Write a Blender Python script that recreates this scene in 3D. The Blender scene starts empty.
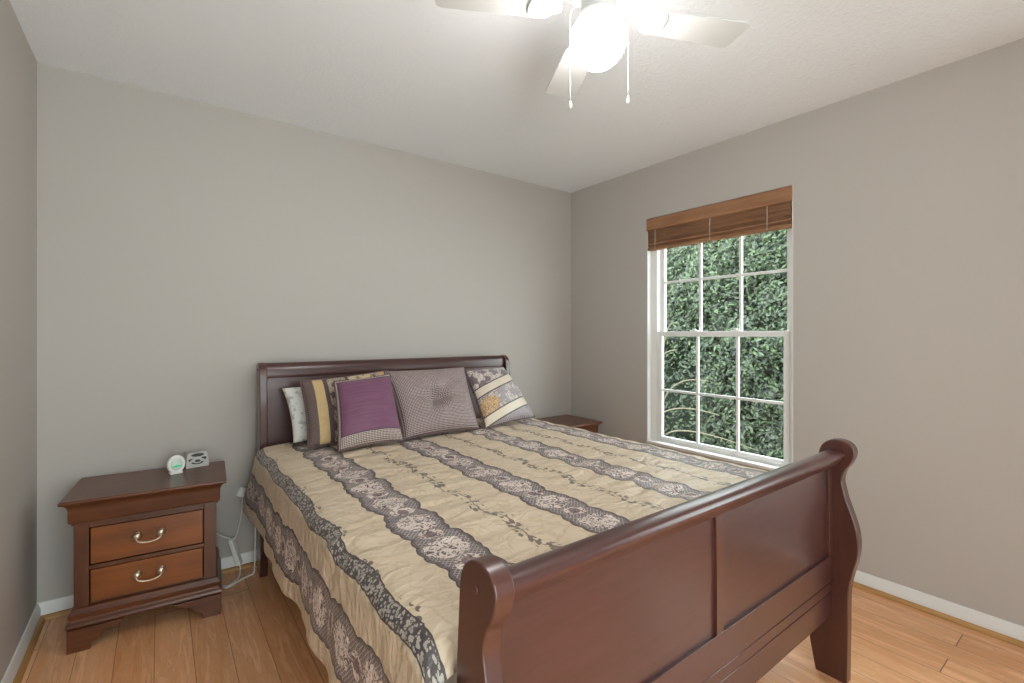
import bpy, bmesh, math, random
from mathutils import Vector, Matrix
random.seed(7)
sc = bpy.context.scene
COL = sc.collection

# ------------------------------------------------------------------ camera, sky, exposure
cam_d = bpy.data.cameras.new('camera')
cam = bpy.data.objects.new('camera', cam_d)
COL.objects.link(cam)
cam.location = (0, 0, 1.25)
cam.rotation_euler = (math.radians(90), 0, -math.atan2(.598, .8016))
cam_d.sensor_fit = 'HORIZONTAL'
cam_d.sensor_width = 36
cam_d.lens = 472.7 / 1024 * 36
cam_d.shift_y = -7.5 / 1024
cam_d.clip_start = .02
sc.camera = cam

SKY_STRENGTH = 8.5
LAMP_STRENGTH = 58.0
world = bpy.data.worlds.new('sky')
sc.world = world
world.use_nodes = True
wn = world.node_tree
bg = wn.nodes['Background']
bg.inputs['Color'].default_value = (.91, .955, 1.0, 1)
bg.inputs['Strength'].default_value = SKY_STRENGTH

sc.view_settings.view_transform = 'Standard'
sc.view_settings.look = 'None'
sc.view_settings.gamma = 1
sc.view_settings.use_curve_mapping = False
sc.view_settings.exposure = 0.13
sc.cycles.max_bounces = 10
sc.cycles.diffuse_bounces = 6
sc.cycles.sample_clamp_indirect = 6

# room numbers (metres): camera stands at x=0, y=0
XL, XR, YB, YF, H = -.429, 2.785, 2.90, -1.05, 2.44
WY0, WY1, WZ0, WZ1 = 1.155, 2.125, .475, 2.068      # window opening in the right wall
DX0, DX1, DZ0, DZ1 = -.36, 1.10, .06, 2.05           # unseen opening behind the camera, added for daylight
EY0, EY1, EZ0, EZ1 = -.98, -.20, .30, 2.068           # unseen opening in the right wall, added for daylight


def portal(name, loc, rot, sx, sy):
    d = bpy.data.lights.new(name, 'AREA')
    d.shape = 'RECTANGLE'
    d.size, d.size_y = sx, sy
    d.cycles.is_portal = True
    o = bpy.data.objects.new(name, d)
    o.location = loc
    o.rotation_euler = rot
    COL.objects.link(o)


portal('window_portal', (XR + .16, (WY0 + WY1) / 2, (WZ0 + WZ1) / 2), (0, math.radians(90), 0), WZ1 - WZ0, WY1 - WY0)
portal('added_side_portal', (XR + .16, (EY0 + EY1) / 2, (EZ0 + EZ1) / 2), (0, math.radians(90), 0), EZ1 - EZ0, EY1 - EY0)
portal('added_rear_portal', ((DX0 + DX1) / 2, YF - .16, (DZ0 + DZ1) / 2), (math.radians(90), 0, 0), DX1 - DX0, DZ1 - DZ0)


# ------------------------------------------------------------------ shader node helper
class S:
    """a float socket with arithmetic"""
    def __init__(s, nt, sock): s.nt, s.s = nt, sock
    def op(s, o, *a, clamp=False):
        n = s.nt.nodes.new('ShaderNodeMath'); n.operation = o; n.use_clamp = clamp
        s.nt.links.new(s.s, n.inputs[0])
        for i, v in enumerate(a):
            if isinstance(v, S): s.nt.links.new(v.s, n.inputs[i + 1])
            else: n.inputs[i + 1].default_value = v
        return S(s.nt, n.outputs[0])
    def __add__(s, o): return s.op('ADD', o)
    def __radd__(s, o): return s.op('ADD', o)
    def __sub__(s, o): return s.op('SUBTRACT', o)
    def __rsub__(s, o): return (s * -1) + o
    def __mul__(s, o): return s.op('MULTIPLY', o)
    def __rmul__(s, o): return s.op('MULTIPLY', o)
    def __truediv__(s, o): return s.op('DIVIDE', o)
    def abs(s): return s.op('ABSOLUTE')
    def sin(s): return s.op('SINE')
    def fract(s): return s.op('FRACT')
    def floor(s): return s.op('FLOOR')
    def lt(s, o): return s.op('LESS_THAN', o)
    def gt(s, o): return s.op('GREATER_THAN', o)
    def min(s, o): return s.op('MINIMUM', o)
    def max(s, o): return s.op('MAXIMUM', o)
    def pow(s, o): return s.op('POWER', o)
    def wrap(s, c, per):       # distance to the nearest of a row of lines at c + k*per
        return ((s - c) / per + .5).fract() * per - per / 2
    def soft(s, a, b):         # smoothstep a..b
        n = s.nt.nodes.new('ShaderNodeMapRange'); n.interpolation_type = 'SMOOTHSTEP'
        s.nt.links.new(s.s, n.inputs[0])
        n.inputs[1].default_value, n.inputs[2].default_value = a, b
        return S(s.nt, n.outputs[0])


class MatB:
    def __init__(s, name):
        s.m = bpy.data.materials.new(name); s.m.use_nodes = True
        s.nt = s.m.node_tree; s.N = s.nt.nodes; s.L = s.nt.links
        s.b = s.N['Principled BSDF']
    def coord(s, kind='Object', rot=(0, 0, 0), scale=(1, 1, 1)):
        t = s.N.new('ShaderNodeTexCoord'); mp = s.N.new('ShaderNodeMapping')
        s.L.new(t.outputs[kind], mp.inputs[0])
        mp.inputs['Rotation'].default_value = rot; mp.inputs['Scale'].default_value = scale
        return mp.outputs[0]
    def scaled(s, v, scale):
        mp = s.N.new('ShaderNodeMapping'); s.L.new(v, mp.inputs[0]); mp.inputs['Scale'].default_value = scale
        return mp.outputs[0]
    def xyz(s, v):
        n = s.N.new('ShaderNodeSeparateXYZ'); s.L.new(v, n.inputs[0])
        return [S(s.nt, n.outputs[i]) for i in range(3)]
    def comb(s, x, y, z=0):
        n = s.N.new('ShaderNodeCombineXYZ')
        for i, q in enumerate((x, y, z)):
            if isinstance(q, S): s.L.new(q.s, n.inputs[i])
            else: n.inputs[i].default_value = q
        return n.outputs[0]
    def noise(s, v, scale, detail=3, rough=.5, dist=0):
        n = s.N.new('ShaderNodeTexNoise'); s.L.new(v, n.inputs['Vector'])
        n.inputs['Scale'].default_value = scale; n.inputs['Detail'].default_value = detail
        n.inputs['Roughness'].default_value = rough; n.inputs['Distortion'].default_value = dist
        return S(s.nt, n.outputs[0])
    def voro(s, v, scale, feature='F1'):
        n = s.N.new('ShaderNodeTexVoronoi'); s.L.new(v, n.inputs['Vector'])
        n.feature = feature; n.inputs['Scale'].default_value = scale
        return S(s.nt, n.outputs[0])
    def mix(s, f, a, b):
        n = s.N.new('ShaderNodeMix'); n.data_type = 'RGBA'
        if isinstance(f, S): s.L.new(f.s, n.inputs[0])
        else: n.inputs[0].default_value = f
        for i, c in ((6, a), (7, b)):
            if isinstance(c, (tuple, list)): n.inputs[i].default_value = (*c[:3], 1)
            else: s.L.new(c, n.inputs[i])
        return n.outputs[2]
    def base(s, c):
        if isinstance(c, (tuple, list)): s.b.inputs['Base Color'].default_value = (*c[:3], 1)
        else: s.L.new(c, s.b.inputs['Base Color'])
        return s
    def set(s, **k):
        for n, v in k.items():
            i = s.b.inputs[n.replace('_', ' ')]
            if isinstance(v, S): s.L.new(v.s, i)
            else: i.default_value = v
        return s
    def bump(s, h, strength=.3, dist=.01):
        n = s.N.new('ShaderNodeBump'); n.inputs['Strength'].default_value = strength
        n.inputs['Distance'].default_value = dist
        s.L.new(h.s, n.inputs['Height']); s.L.new(n.outputs[0], s.b.inputs['Normal'])
        return s


def plain(name, c, rough=.5, metal=0, spec=.5, bump=0, bscale=200):
    b = MatB(name).set(Roughness=rough, Metallic=metal, Specular_IOR_Level=spec)
    v = b.coord()
    n = b.noise(v, 6, 3)
    b.base(b.mix(n, [x * .96 for x in c], [min(1, x * 1.04) for x in c]))
    if bump: b.bump(b.noise(v, bscale, 2), bump, .002)
    return b.m


def wall_mat(name, c, bump=.06, bscale=140):
    b = MatB(name).set(Roughness=.75, Specular_IOR_Level=.3)
    v = b.coord()
    b.base(b.mix(b.noise(v, 1.3, 2), [x * .985 for x in c], [x * 1.015 for x in c]))
    b.bump(b.noise(v, bscale, 2), bump, .002)
    return b.m


def wood(name, dark, light, axis='X', rough=.3, coat=.3, scale=1.0, var=.35):
    b = MatB(name)
    v = b.coord()
    st = {'X': (1.2, 14, 14), 'Y': (14, 1.2, 14), 'Z': (14, 14, 1.2)}[axis]
    v2 = b.scaled(v, tuple(q * scale for q in st))
    grain = b.noise(v2, 3.0, 5, .6, .6)
    fine = b.noise(v2, 16, 3, .6)
    cloud = b.noise(v, 3.2, 2)
    f = (grain.soft(.25, .8) * .55 + fine * .07 + cloud.soft(.3, .7) * var)
    b.base(b.mix(f.op('MULTIPLY', 1.0, clamp=True), dark, light))
    b.set(Roughness=(grain * .05 + (rough - .02)), Specular_IOR_Level=.5, Coat_Weight=coat, Coat_Roughness=.22)
    return b.m


M = {}
M['wall_back'] = wall_mat('wall_paint', (.462, .428, .396))
M['wall_side'] = M['wall_back']
bb = MatB('ceiling_popcorn').set(Roughness=.9, Specular_IOR_Level=.1)
vv = bb.coord()
pn = bb.noise(vv, 55, 4, .65)
bb.base(bb.mix(bb.noise(vv, 1.5, 2), (.845, .86, .88), (.875, .89, .91)))
bb.bump(pn.soft(.45, .75), .3, .006)
M['ceiling'] = bb.m
M['white_trim'] = plain('white_trim_paint', (.74, .73, .71), .4)
M['vinyl'] = plain('white_vinyl', (.78, .78, .77), .35)
M['fan_white'] = plain('white_fan_enamel', (.60, .595, .58), .5)
M['plastic_white'] = plain('white_plastic', (.84, .83, .80), .4)
M['plastic_grey'] = plain('pale_grey_plastic', (.42, .41, .39), .4)
M['grille'] = plain('dark_grille', (.035, .033, .03), .6, bump=.5, bscale=900)
M['nickel'] = plain('antique_nickel', (.62, .52, .40), .3, .9)
M['black'] = plain('gap_shade', (.012, .008, .006), .7)  # shade inside gaps, put into the colour
M['cherry'] = wood('cherry_wood', (.042, .0125, .0110), (.078, .0262, .0225), 'X', .30, .45)
M['cherry_v'] = wood('cherry_wood_upright', (.046, .0130, .0095), (.088, .0275, .0195), 'Z', .30, .45)
M['scuff'] = plain('pale_scuff', (.55, .42, .34), .6)
M['cherry_y'] = wood('cherry_wood_rail', (.050, .014, .010), (.120, .038, .026), 'Y', .36, .3)
M['stand'] = wood('nightstand_wood', (.057, .016, .006), (.165, .050, .016), 'X', .32, .18)
M['stand_v'] = wood('nightstand_wood_upright', (.054, .015, .005), (.155, .046, .014), 'Z', .32, .15)
M['drawer'] = wood('drawer_front_wood', (.105, .027, .004), (.285, .080, .011), 'X', .34, .12, .6, .5)
M['blind'] = wood('blind_wood', (.21, .095, .042), (.42, .205, .10), 'Y', .45, .1)
M['shoe'] = wood('oak_shoe_mould', (.32, .155, .045), (.54, .29, .095), 'Y', .45, .1)
M['shoe_x'] = wood('oak_shoe_mould_back', (.32, .155, .045), (.54, .29, .095), 'X', .45, .1)

# floor: planks along y
b = MatB('oak_plank_floor')
v = b.coord()
x, y, z = b.xyz(v)
row = ((x - .107) / .1224).floor()
off = (row * .5).fract() * .62 + (row * 12.9898).sin() * .0
fy = ((y - .455) + off) / 1.24
plank = row * 7.13 + fy.floor() * 3.71
tone = ((plank * 12.9898).sin() * 43758.5).fract()
gx = (((x - .107) / .1224).fract() - .5).abs()
gy = (fy.fract() - .5).abs()
seam = gx.gt(.4915).max(gy.gt(.4985))
vec = b.comb(x * 9 + tone * 40, y * .9 + tone * 17, 0)
g1 = b.noise(vec, 2.6, 6, .62, 1.3)
g2 = b.noise(b.comb(x * 60 + tone * 9, y * 2.4, 0), 3, 3)
g3 = b.noise(v, 2.2, 3)
f = g1.soft(.28, .75) * .62 + g2 * .22 + (tone - .5) * .25
c = b.mix(f.op('ADD', 0.0, clamp=True), (.64, .28, .115), (.94, .57, .325))
ring = (g1 * 9 + g3 * 3).sin().abs().soft(.35, .0)
c = b.mix(ring * g2.soft(.3, .7) * .40, c, (.27, .115, .045))
c = b.mix(g3.soft(.55, .75) * .35, c, (.36, .20, .10))
c = b.mix(seam * .75, c, (.06, .03, .014))
b.base(c).set(Roughness=g2 * .14 + .26, Specular_IOR_Level=.5)
b.bump(seam * -1 + g2 * .12, .25, .003)
M['floor'] = b.m


# ---- fabrics
def hatch(bm, x, y, per, w):
    """thin crossing diagonal lines, 1 on a line"""
    a = ((x + y) / per).fract()
    c = ((x - y) / per).fract()
    return a.lt(w).max(c.lt(w))


PLUM = (.085, .062, .068)
PLUM2 = (.135, .105, .108)
LACE = (.52, .43, .38)
CREAM = (.625, .51, .375)
GOLD = (.56, .39, .19)


def lace_field(b, x, y, scale=1.0):
    """curly lace: light threads on a dark ground"""
    v = b.comb(x, y, 0)
    n1 = b.noise(v, 62 * scale, 2, .5, 2.2)
    n2 = b.voro(v, 95 * scale)
    return ((n1 - .5).abs().lt(.085)).max(n2.lt(.22))


def coverlet_mat():
    b = MatB('striped_jacquard')
    uv = b.coord('UV')
    s, t, _ = b.xyz(uv)
    v = b.comb(s, t, 0)
    wob = (b.noise(b.comb(s * 0, t, 0), 3.0, 1) - .5) * .03
    sp = s + wob
    side = s.lt(.42)
    p = sp.wrap(.612, .430)
    idx = ((sp - .612) / .430 + .5).floor()
    tt = t + idx * .13
    # scalloped stripe edge: long swells with small scallops on them
    swell = (tt * (math.pi / .20)).sin().abs()
    small = (tt * (math.pi / .052)).sin().abs()
    hw = swell * .017 + small * .006 + .060 + side * .014
    ap = p.abs()
    dark = ap.lt(hw)
    inner = dark * ap.lt(hw - .013)
    line = dark * ap.gt(hw - .0045) 
    mesh = hatch(b, p, t, .0145, .20)
    ground = b.mix(mesh * inner, PLUM2, (.46, .40, .375))
    ground = b.mix(line, ground, (.055, .042, .046))
    # lace medallions, two to a swell
    nz = b.noise(v, 15, 2) - .5
    nz2 = b.noise(v, 42, 1) - .5
    m = (tt / .20).fract() - .5
    m2 = (tt / .20 + .5).fract() - .5
    e1 = (p / .060).pow(2) + (m * 3.0).pow(2) + nz * 1.7 + nz2 * .5
    e2 = ((p.abs() - .012) / .034).pow(2) + (m2 * 4.6).pow(2) + nz * 1.2 + nz2 * .5
    med = e1.lt(.85).max(e2.lt(.5)) * inner
    lace = lace_field(b, s, t, .55)
    medc = b.mix(lace, (.125, .090, .090), (.70, .59, .53))
    ground = b.mix(med, ground, medc)
    core = ((p / .020).pow(2) + (m2 * 9).pow(2)).lt(.8) * dark
    ground = b.mix(core * .8, ground, (.12, .06, .08))
    # cream ground with tone on tone scrolls
    sw = b.noise(v, 7.5, 2, .5, 2.4)
    scroll = (sw - .5).abs().soft(.05, .02)
    cream = b.mix(b.noise(v, 4, 2), [q * .94 for q in CREAM], [q * 1.06 for q in CREAM])
    cream = b.mix(scroll * .38, cream, (.46, .345, .21))
    # vine of small dark leaves between the stripes
    q = sp.wrap(.612 + .215, .430)
    qv = q + (t * (2 * math.pi / .24)).sin() * .013 + nz2 * .02
    leafs = b.voro(b.comb(s * 1.5, t, 0), 40).lt(.46) * qv.abs().lt(.022) * b.noise(v, 26, 1).gt(.38)
    stem = qv.abs().lt(.0022)
    vine = leafs.max(stem) * (1 - side)
    cream = b.mix(vine * .85, cream, (.085, .068, .062))
    # on the overhang the vine runs on its own dark ribbon
    qs = sp - .397 + (t * (2 * math.pi / .30)).sin() * .004 + nz2 * .008
    rib = qs.abs().lt(.021)
    leaf = b.voro(b.comb(s * 1.5, t, 0), 105).lt(.50)
    ribc = b.mix(leaf * lace.max(b.noise(v, 40, 1).gt(.44)), (.085, .070, .068), (.40, .355, .315))
    ribc = b.mix(qs.abs().gt(.0175), ribc, (.075, .06, .06))
    cream = b.mix(rib, cream, ribc)
    col = b.mix(dark, cream, ground)
    b.base(col).set(Roughness=.46, Specular_IOR_Level=.5, Sheen_Weight=.06, Sheen_Roughness=.4)
    puck = b.noise(b.comb(s * 10, t * 22, 0), 1.0, 3, .5, .6)
    b.bump(puck * 1.0 + lace * dark * .05, .8, .020)
    return b.m


def check_mat(name, per, a, c, tilt=True):
    b = MatB(name)
    s, t, _ = b.xyz(b.coord('UV'))
    if tilt:
        k = ((s + t) / per).fract().gt(.5).op('ADD', ((s - t) / per).fract().gt(.5))
        k = (k - 1).abs()
    else:
        k = hatch(b, s, t, per, .3)
    b.base(b.mix(k, a, c)).set(Roughness=.5, Specular_IOR_Level=.4, Sheen_Weight=.08)
    b.bump(b.noise(b.comb(s, t, 0), 12, 3), .35, .01)
    return b


def tuft_mat():
    b = check_mat('checked_chenille', .0165, (.055, .030, .036), (.47, .37, .355))
    return b.m


def purple_mat():
    b = MatB('purple_ribbed_panel')
    s, t, _ = b.xyz(b.coord('UV'))
    k = ((s + t) / .0150).fract().gt(.5).op('ADD', ((s - t) / .0150).fract().gt(.5))
    k = (k - 1).abs()
    chk = b.mix(k, (.070, .042, .044), (.56, .47, .42))
    rib = b.noise(b.comb(s * 4, t * 190, 0), 1, 2).soft(.35, .7)
    pur = b.mix(rib * .6, (.150, .052, .105), (.225, .092, .165))
    inn = s.gt(.012) * s.lt(.300) * t.gt(.060) * t.lt(.350)
    seam = (s.gt(.007) * s.lt(.305) * t.gt(.055) * t.lt(.355)) * (1 - inn)
    col = b.mix(inn, chk, pur)
    col = b.mix(seam, col, (.075, .04, .055))
    b.base(col).set(Roughness=.5, Specular_IOR_Level=.4, Sheen_Weight=.15)
    b.bump(rib * inn * .25 + b.noise(b.comb(s, t, 0), 9, 2), .3, .008)
    return b.m


def sham_mat():
    b = MatB('banded_sham_fabric')
    s, t, _ = b.xyz(b.coord('UV'))
    w = .49
    u = s / w + (t * 9).sin() * .006
    lace = lace_field(b, s, t, .9)
    hz = hatch(b, s, t, .012, .25)
    dk = b.mix(hz, (.070, .045, .045), (.22, .155, .14))
    nz = b.noise(b.comb(s, t, 0), 22, 2)
    pat = b.mix(nz.gt(.46), dk, b.mix(lace, (.13, .09, .08), (.50, .40, .32)))
    gold = b.mix(b.noise(b.comb(s, t, 0), 24, 2, .5, 2).soft(.45, .6) * .35, (.56, .40, .20), (.46, .31, .15))
    cream = b.mix(b.noise(b.comb(s, t, 0), 40, 2).gt(.58), (.60, .48, .31), (.30, .23, .17))
    col = b.mix(u.gt(.105), dk, gold)
    col = b.mix(u.gt(.205), col, (.10, .066, .064))
    col = b.mix(u.gt(.250), col, pat)
    col = b.mix(u.gt(.440), col, (.10, .066, .064))
    col = b.mix(u.gt(.475), col, cream)
    col = b.mix(u.gt(.760), col, pat)
    col = b.mix(u.gt(.835), col, gold)
    col = b.mix(u.gt(.930), col, dk)
    b.base(col).set(Roughness=.6, Specular_IOR_Level=.3)
    b.bump(b.noise(b.comb(s, t, 0), 10, 3), .3, .01)
    return b.m


def band_mat():
    b = MatB('banded_cushion_fabric')
    s, t, _ = b.xyz(b.coord('UV'))
    t = t - s * .24 + .045
    lace = lace_field(b, s, t, .85)
    gl = b.mix(hatch(b, s, t, .011, .3), (.15, .115, .125), (.42, .37, .38))
    nz = b.noise(b.comb(s, t, 0), 16, 2)
    mid = b.mix(lace, (.16, .12, .125), (.56, .49, .45))
    med = b.mix(lace, (.20, .10, .05), (.58, .38, .20))
    e = ((s - .045) / .075).pow(2) + ((t - .150) / .065).pow(2) + (nz - .5) * 1.4
    mid = b.mix(nz.gt(.50), gl, mid)
    mid = b.mix(e.lt(.8), mid, med)
    sat = b.mix(b.noise(b.comb(s, t, 0), 14, 2), (.60, .50, .38), (.70, .62, .52))
    ln = (.07, .052, .055)
    top = b.mix(e.gt(99), b.mix(nz.gt(.52), gl, mid), gl)
    col = b.mix(t.gt(.040), gl, ln)
    col = b.mix(t.gt(.048), col, sat)
    col = b.mix(t.gt(.098), col, ln)
    col = b.mix(t.gt(.106), col, mid)
    col = b.mix(t.gt(.222), col, ln)
    col = b.mix(t.gt(.230), col, sat)
    col = b.mix(t.gt(.278), col, ln)
    col = b.mix(t.gt(.286), col, b.mix(nz.gt(.50), (.17, .12, .135), b.mix(lace, (.17, .12, .13), (.62, .55, .50))))
    b.base(col).set(Roughness=.45, Sheen_Weight=.3)
    b.bump(b.noise(b.comb(s, t, 0), 10, 3), .3, .01)
    return b.m


def white_mat():
    b = MatB('white_floral_cotton')
    s, t, _ = b.xyz(b.coord('UV'))
    v = b.comb(s, t, 0)
    k = b.noise(v, 34, 2, .5, 1.0).gt(.58)
    b.base(b.mix(k * .7, (.66, .65, .62), (.33, .33, .33))).set(Roughness=.8)
    b.bump(b.noise(v, 9, 3), .3, .01)
    return b.m


M['coverlet'] = coverlet_mat()
M['tuft'] = tuft_mat()
M['purple'] = purple_mat()
M['sham'] = sham_mat()
M['band'] = band_mat()
M['white_cotton'] = white_mat()
M['mattress'] = plain('mattress_ticking', (.6, .58, .54), .8)
M['plum_cord'] = plain('plum_piping', (.12, .075, .075), .6)

b = MatB('lit_opal_glass')
b.base((.9, .88, .84)).set(Roughness=.3, Emission_Color=(1, .99, .97, 1), Emission_Strength=LAMP_STRENGTH)
M['globe'] = b.m
b = MatB('green_lit_display')
b.base((.02, .1, .06)).set(Roughness=.3, Emission_Color=(.08, .75, .38, 1), Emission_Strength=.55)
M['green'] = b.m
M['dial'] = plain('pale_dial', (.62, .70, .62), .35)

# window glass
m = bpy.data.materials.new('window_glass'); m.use_nodes = True
nt = m.node_tree; nt.nodes.clear()
o_ = nt.nodes.new('ShaderNodeOutputMaterial'); mx = nt.nodes.new('ShaderNodeMixShader')
tr = nt.nodes.new('ShaderNodeBsdfTransparent'); gl = nt.nodes.new('ShaderNodeBsdfGlossy')
lw = nt.nodes.new('ShaderNodeLayerWeight'); lw.inputs[0].default_value = .5
pw = nt.nodes.new('ShaderNodeMath'); pw.operation = 'POWER'; pw.inputs[1].default_value = 5
nt.links.new(lw.outputs['Facing'], pw.inputs[0])
fr = nt.nodes.new('ShaderNodeMath'); fr.operation = 'MULTIPLY_ADD'; fr.inputs[1].default_value = .6; fr.inputs[2].default_value = .025
nt.links.new(pw.outputs[0], fr.inputs[0])
tr.inputs[0].default_value = (.93, .97, .95, 1); gl.inputs['Roughness'].default_value = .02
nt.links.new(fr.outputs[0], mx.inputs[0]); nt.links.new(tr.outputs[0], mx.inputs[1])
nt.links.new(gl.outputs[0], mx.inputs[2]); nt.links.new(mx.outputs[0], o_.inputs[0])
M['glass'] = m

b = MatB('laurel_leaf')
at = b.N.new('ShaderNodeAttribute'); at.attribute_name = 'leaf_tone'
lt = S(b.nt, at.outputs['Fac'])
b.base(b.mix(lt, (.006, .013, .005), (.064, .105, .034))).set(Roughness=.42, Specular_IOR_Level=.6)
M['leaf'] = b.m
M['leaf_core'] = plain('hedge_core_shade', (.012, .022, .010), .9)  # dark green standing in for shade between the leaves
M['bark'] = plain('pale_bark', (.15, .13, .085), .8, bump=.5, bscale=60)
M['soil'] = plain('mulch', (.10, .075, .05), .95, bump=.6, bscale=30)


# ------------------------------------------------------------------ mesh helpers
def new_obj(name, bm, mat, parent=None, smooth=False, bevel=0, seg=2, angle=35):
    me = bpy.data.meshes.new(name)
    bmesh.ops.recalc_face_normals(bm, faces=bm.faces)
    bm.to_mesh(me); bm.free()
    for mt in (mat if isinstance(mat, (list, tuple)) else [mat]):
        me.materials.append(mt)
    if smooth:
        me.polygons.foreach_set('use_smooth', [True] * len(me.polygons))
    o = bpy.data.objects.new(name, me)
    COL.objects.link(o)
    if parent: o.parent = parent
    if bevel:
        md = o.modifiers.new('bevel', 'BEVEL'); md.width = bevel; md.segments = seg
        md.limit_method = 'ANGLE'; md.angle_limit = math.radians(angle)
        me.polygons.foreach_set('use_smooth', [True] * len(me.polygons))
        md.harden_normals = True
    return o


def thing(name, label, cat, loc=(0, 0, 0), rz=0, group=None, kind=None):
    o = bpy.data.objects.new(name, None); COL.objects.link(o)
    o.empty_display_size = .1
    o.location = loc; o.rotation_euler = (0, 0, rz)
    o['label'] = label; o['category'] = cat
    if group: o['group'] = group
    if kind: o['kind'] = kind
    return o


def struct(o, label=None, cat=None):
    o['kind'] = 'structure'
    if label: o['label'] = label
    if cat: o['category'] = cat
    return o


def box(bm, x0, x1, y0, y1, z0, z1):
    vs = [bm.verts.new((x, y, z)) for x in (x0, x1) for y in (y0, y1) for z in (z0, z1)]
    for f in ((0, 1, 3, 2), (4, 6, 7, 5), (0, 4, 5, 1), (2, 3, 7, 6), (0, 2, 6, 4), (1, 5, 7, 3)):
        bm.faces.new([vs[i] for i in f])
    return vs


def boxes(*bs):
    bm = bmesh.new()
    for q in bs: box(bm, *q)
    return bm


def catmull(pts, n=6, closed=True):
    out = []
    L = len(pts)
    rng = range(L) if closed else range(L - 1)
    for i in rng:
        g = (lambda k: pts[k % L]) if closed else (lambda k: pts[max(0, min(L - 1, k))])
        p0, p1, p2, p3 = g(i - 1), g(i), g(i + 1), g(i + 2)
        for j in range(n):
            t = j / n
            out.append(tuple(.5 * (2 * b_ + (c_ - a_) * t + (2 * a_ - 5 * b_ + 4 * c_ - d_) * t * t + (3 * b_ - a_ - 3 * c_ + d_) * t ** 3)
                             for a_, b_, c_, d_ in zip(p0, p1, p2, p3)))
    if not closed: out.append(tuple(pts[-1]))
    return out


def extrude_poly(pts, lo, hi, axis):
    """closed 2-D outline extruded along an axis; pts are the two remaining axes in order"""
    bm = bmesh.new()
    def P(q, w):
        a_, b_ = q
        return {'X': (w, a_, b_), 'Y': (a_, w, b_), 'Z': (a_, b_, w)}[axis]
    A = [bm.verts.new(P(q, lo)) for q in pts]
    B = [bm.verts.new(P(q, hi)) for q in pts]
    bm.faces.new(A); bm.faces.new(list(reversed(B)))
    n = len(pts)
    for i in range(n):
        bm.faces.new((A[i], B[i], B[(i + 1) % n], A[(i + 1) % n]))
    return bm


def lathe(profile, n=32, axis=None, origin=(0, 0, 0), bm=None):
    """profile of (r, h) turned round z (or axis)"""
    bm = bm or bmesh.new()
    ax = Vector(axis or (0, 0, 1)).normalized()
    u = ax.orthogonal().normalized(); w = ax.cross(u)
    O = Vector(origin)
    rings = []
    for r, h in profile:
        if r < 1e-6:
            rings.append([bm.verts.new(O + ax * h)])
        else:
            rings.append([bm.verts.new(O + ax * h + (u * math.cos(2 * math.pi * k / n) + w * math.sin(2 * math.pi * k / n)) * r) for k in range(n)])
    for a_, b_ in zip(rings, rings[1:]):
        for k in range(n):
            k2 = (k + 1) % n
            if len(a_) == 1 and len(b_) == 1: continue
            if len(a_) == 1: bm.faces.new((a_[0], b_[k], b_[k2]))
            elif len(b_) == 1: bm.faces.new((a_[k], a_[k2], b_[0]))
            else: bm.faces.new((a_[k], a_[k2], b_[k2], b_[k]))
    for r_ in (rings[0], rings[-1]):
        if len(r_) > 1: bm.faces.new(r_)
    return bm


def tube(path, r, n=8, bm=None, closed=False):
    bm = bm or bmesh.new()
    P = [Vector(p) for p in path]
    m_ = len(P)
    rad = r if callable(r) else (lambda t: r)
    rings = []; nrm = None
    for i in range(m_):
        if closed: tan = (P[(i + 1) % m_] - P[i - 1]).normalized()
        else: tan = (P[min(i + 1, m_ - 1)] - P[max(i - 1, 0)]).normalized()
        if nrm is None: nrm = tan.orthogonal().normalized()
        nrm = (nrm - tan * nrm.dot(tan))
        nrm = nrm.normalized() if nrm.length > 1e-6 else tan.orthogonal().normalized()
        bi = tan.cross(nrm)
        q = rad(i / max(1, m_ - 1))
        rings.append([bm.verts.new(P[i] + (nrm * math.cos(2 * math.pi * k / n) + bi * math.sin(2 * math.pi * k / n)) * q) for k in range(n)])
    pairs = list(zip(rings, rings[1:])) + ([(rings[-1], rings[0])] if closed else [])
    for a_, b_ in pairs:
        for k in range(n):
            bm.faces.new((a_[k], a_[(k + 1) % n], b_[(k + 1) % n], b_[k]))
    if not closed:
        bm.faces.new(rings[0]); bm.faces.new(rings[-1])
    return bm


def loft(profile, stations, axis='X'):
    """open profile list of (a, b) swept straight; closed solid given as closed outline"""
    return extrude_poly(profile, stations[0], stations[1], axis)


def smoothnoise(x, y, s=0.0):
    return (math.sin(x * 1.7 + s) * math.cos(y * 2.3 - s * 1.3) + .5 * math.sin(x * 3.9 - y * 2.7 + s * 2.1) + .3 * math.cos(x * 7.3 + y * 5.1 + s)) / 1.8


# ------------------------------------------------------------------ room shell
T = .14
struct(new_obj('floor', boxes((XL - T, XR + T, YF - T, YB + T, -.06, 0)), M['floor']))
struct(new_obj('ceiling', boxes((XL - T, XR + T, YF - T, YB + T, H, H + .1)), M['ceiling']))
struct(new_obj('wall_back', boxes((XL - T, XR + T, YB, YB + T, 0, H)), M['wall_back']))
struct(new_obj('wall_left', boxes((XL - T, XL, YF - T, YB, 0, H)), M['wall_side']))
struct(new_obj('wall_right', boxes((XR, XR + T, YF - T, EY0, 0, H), (XR, XR + T, EY1, WY0, 0, H), (XR, XR + T, EY0, EY1, 0, EZ0), (XR, XR + T, EY0, EY1, EZ1, H), (XR, XR + T, WY1, YB, 0, H),
                                   (XR, XR + T, WY0, WY1, 0, WZ0), (XR, XR + T, WY0, WY1, WZ1, H)), M['wall_side']))
struct(new_obj('wall_front', boxes((XL, DX0, YF - T, YF, 0, H), (DX1, XR, YF - T, YF, 0, H),
                                   (DX0, DX1, YF - T, YF, 0, DZ0), (DX0, DX1, YF - T, YF, DZ1, H)), M['wall_side']))

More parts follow.
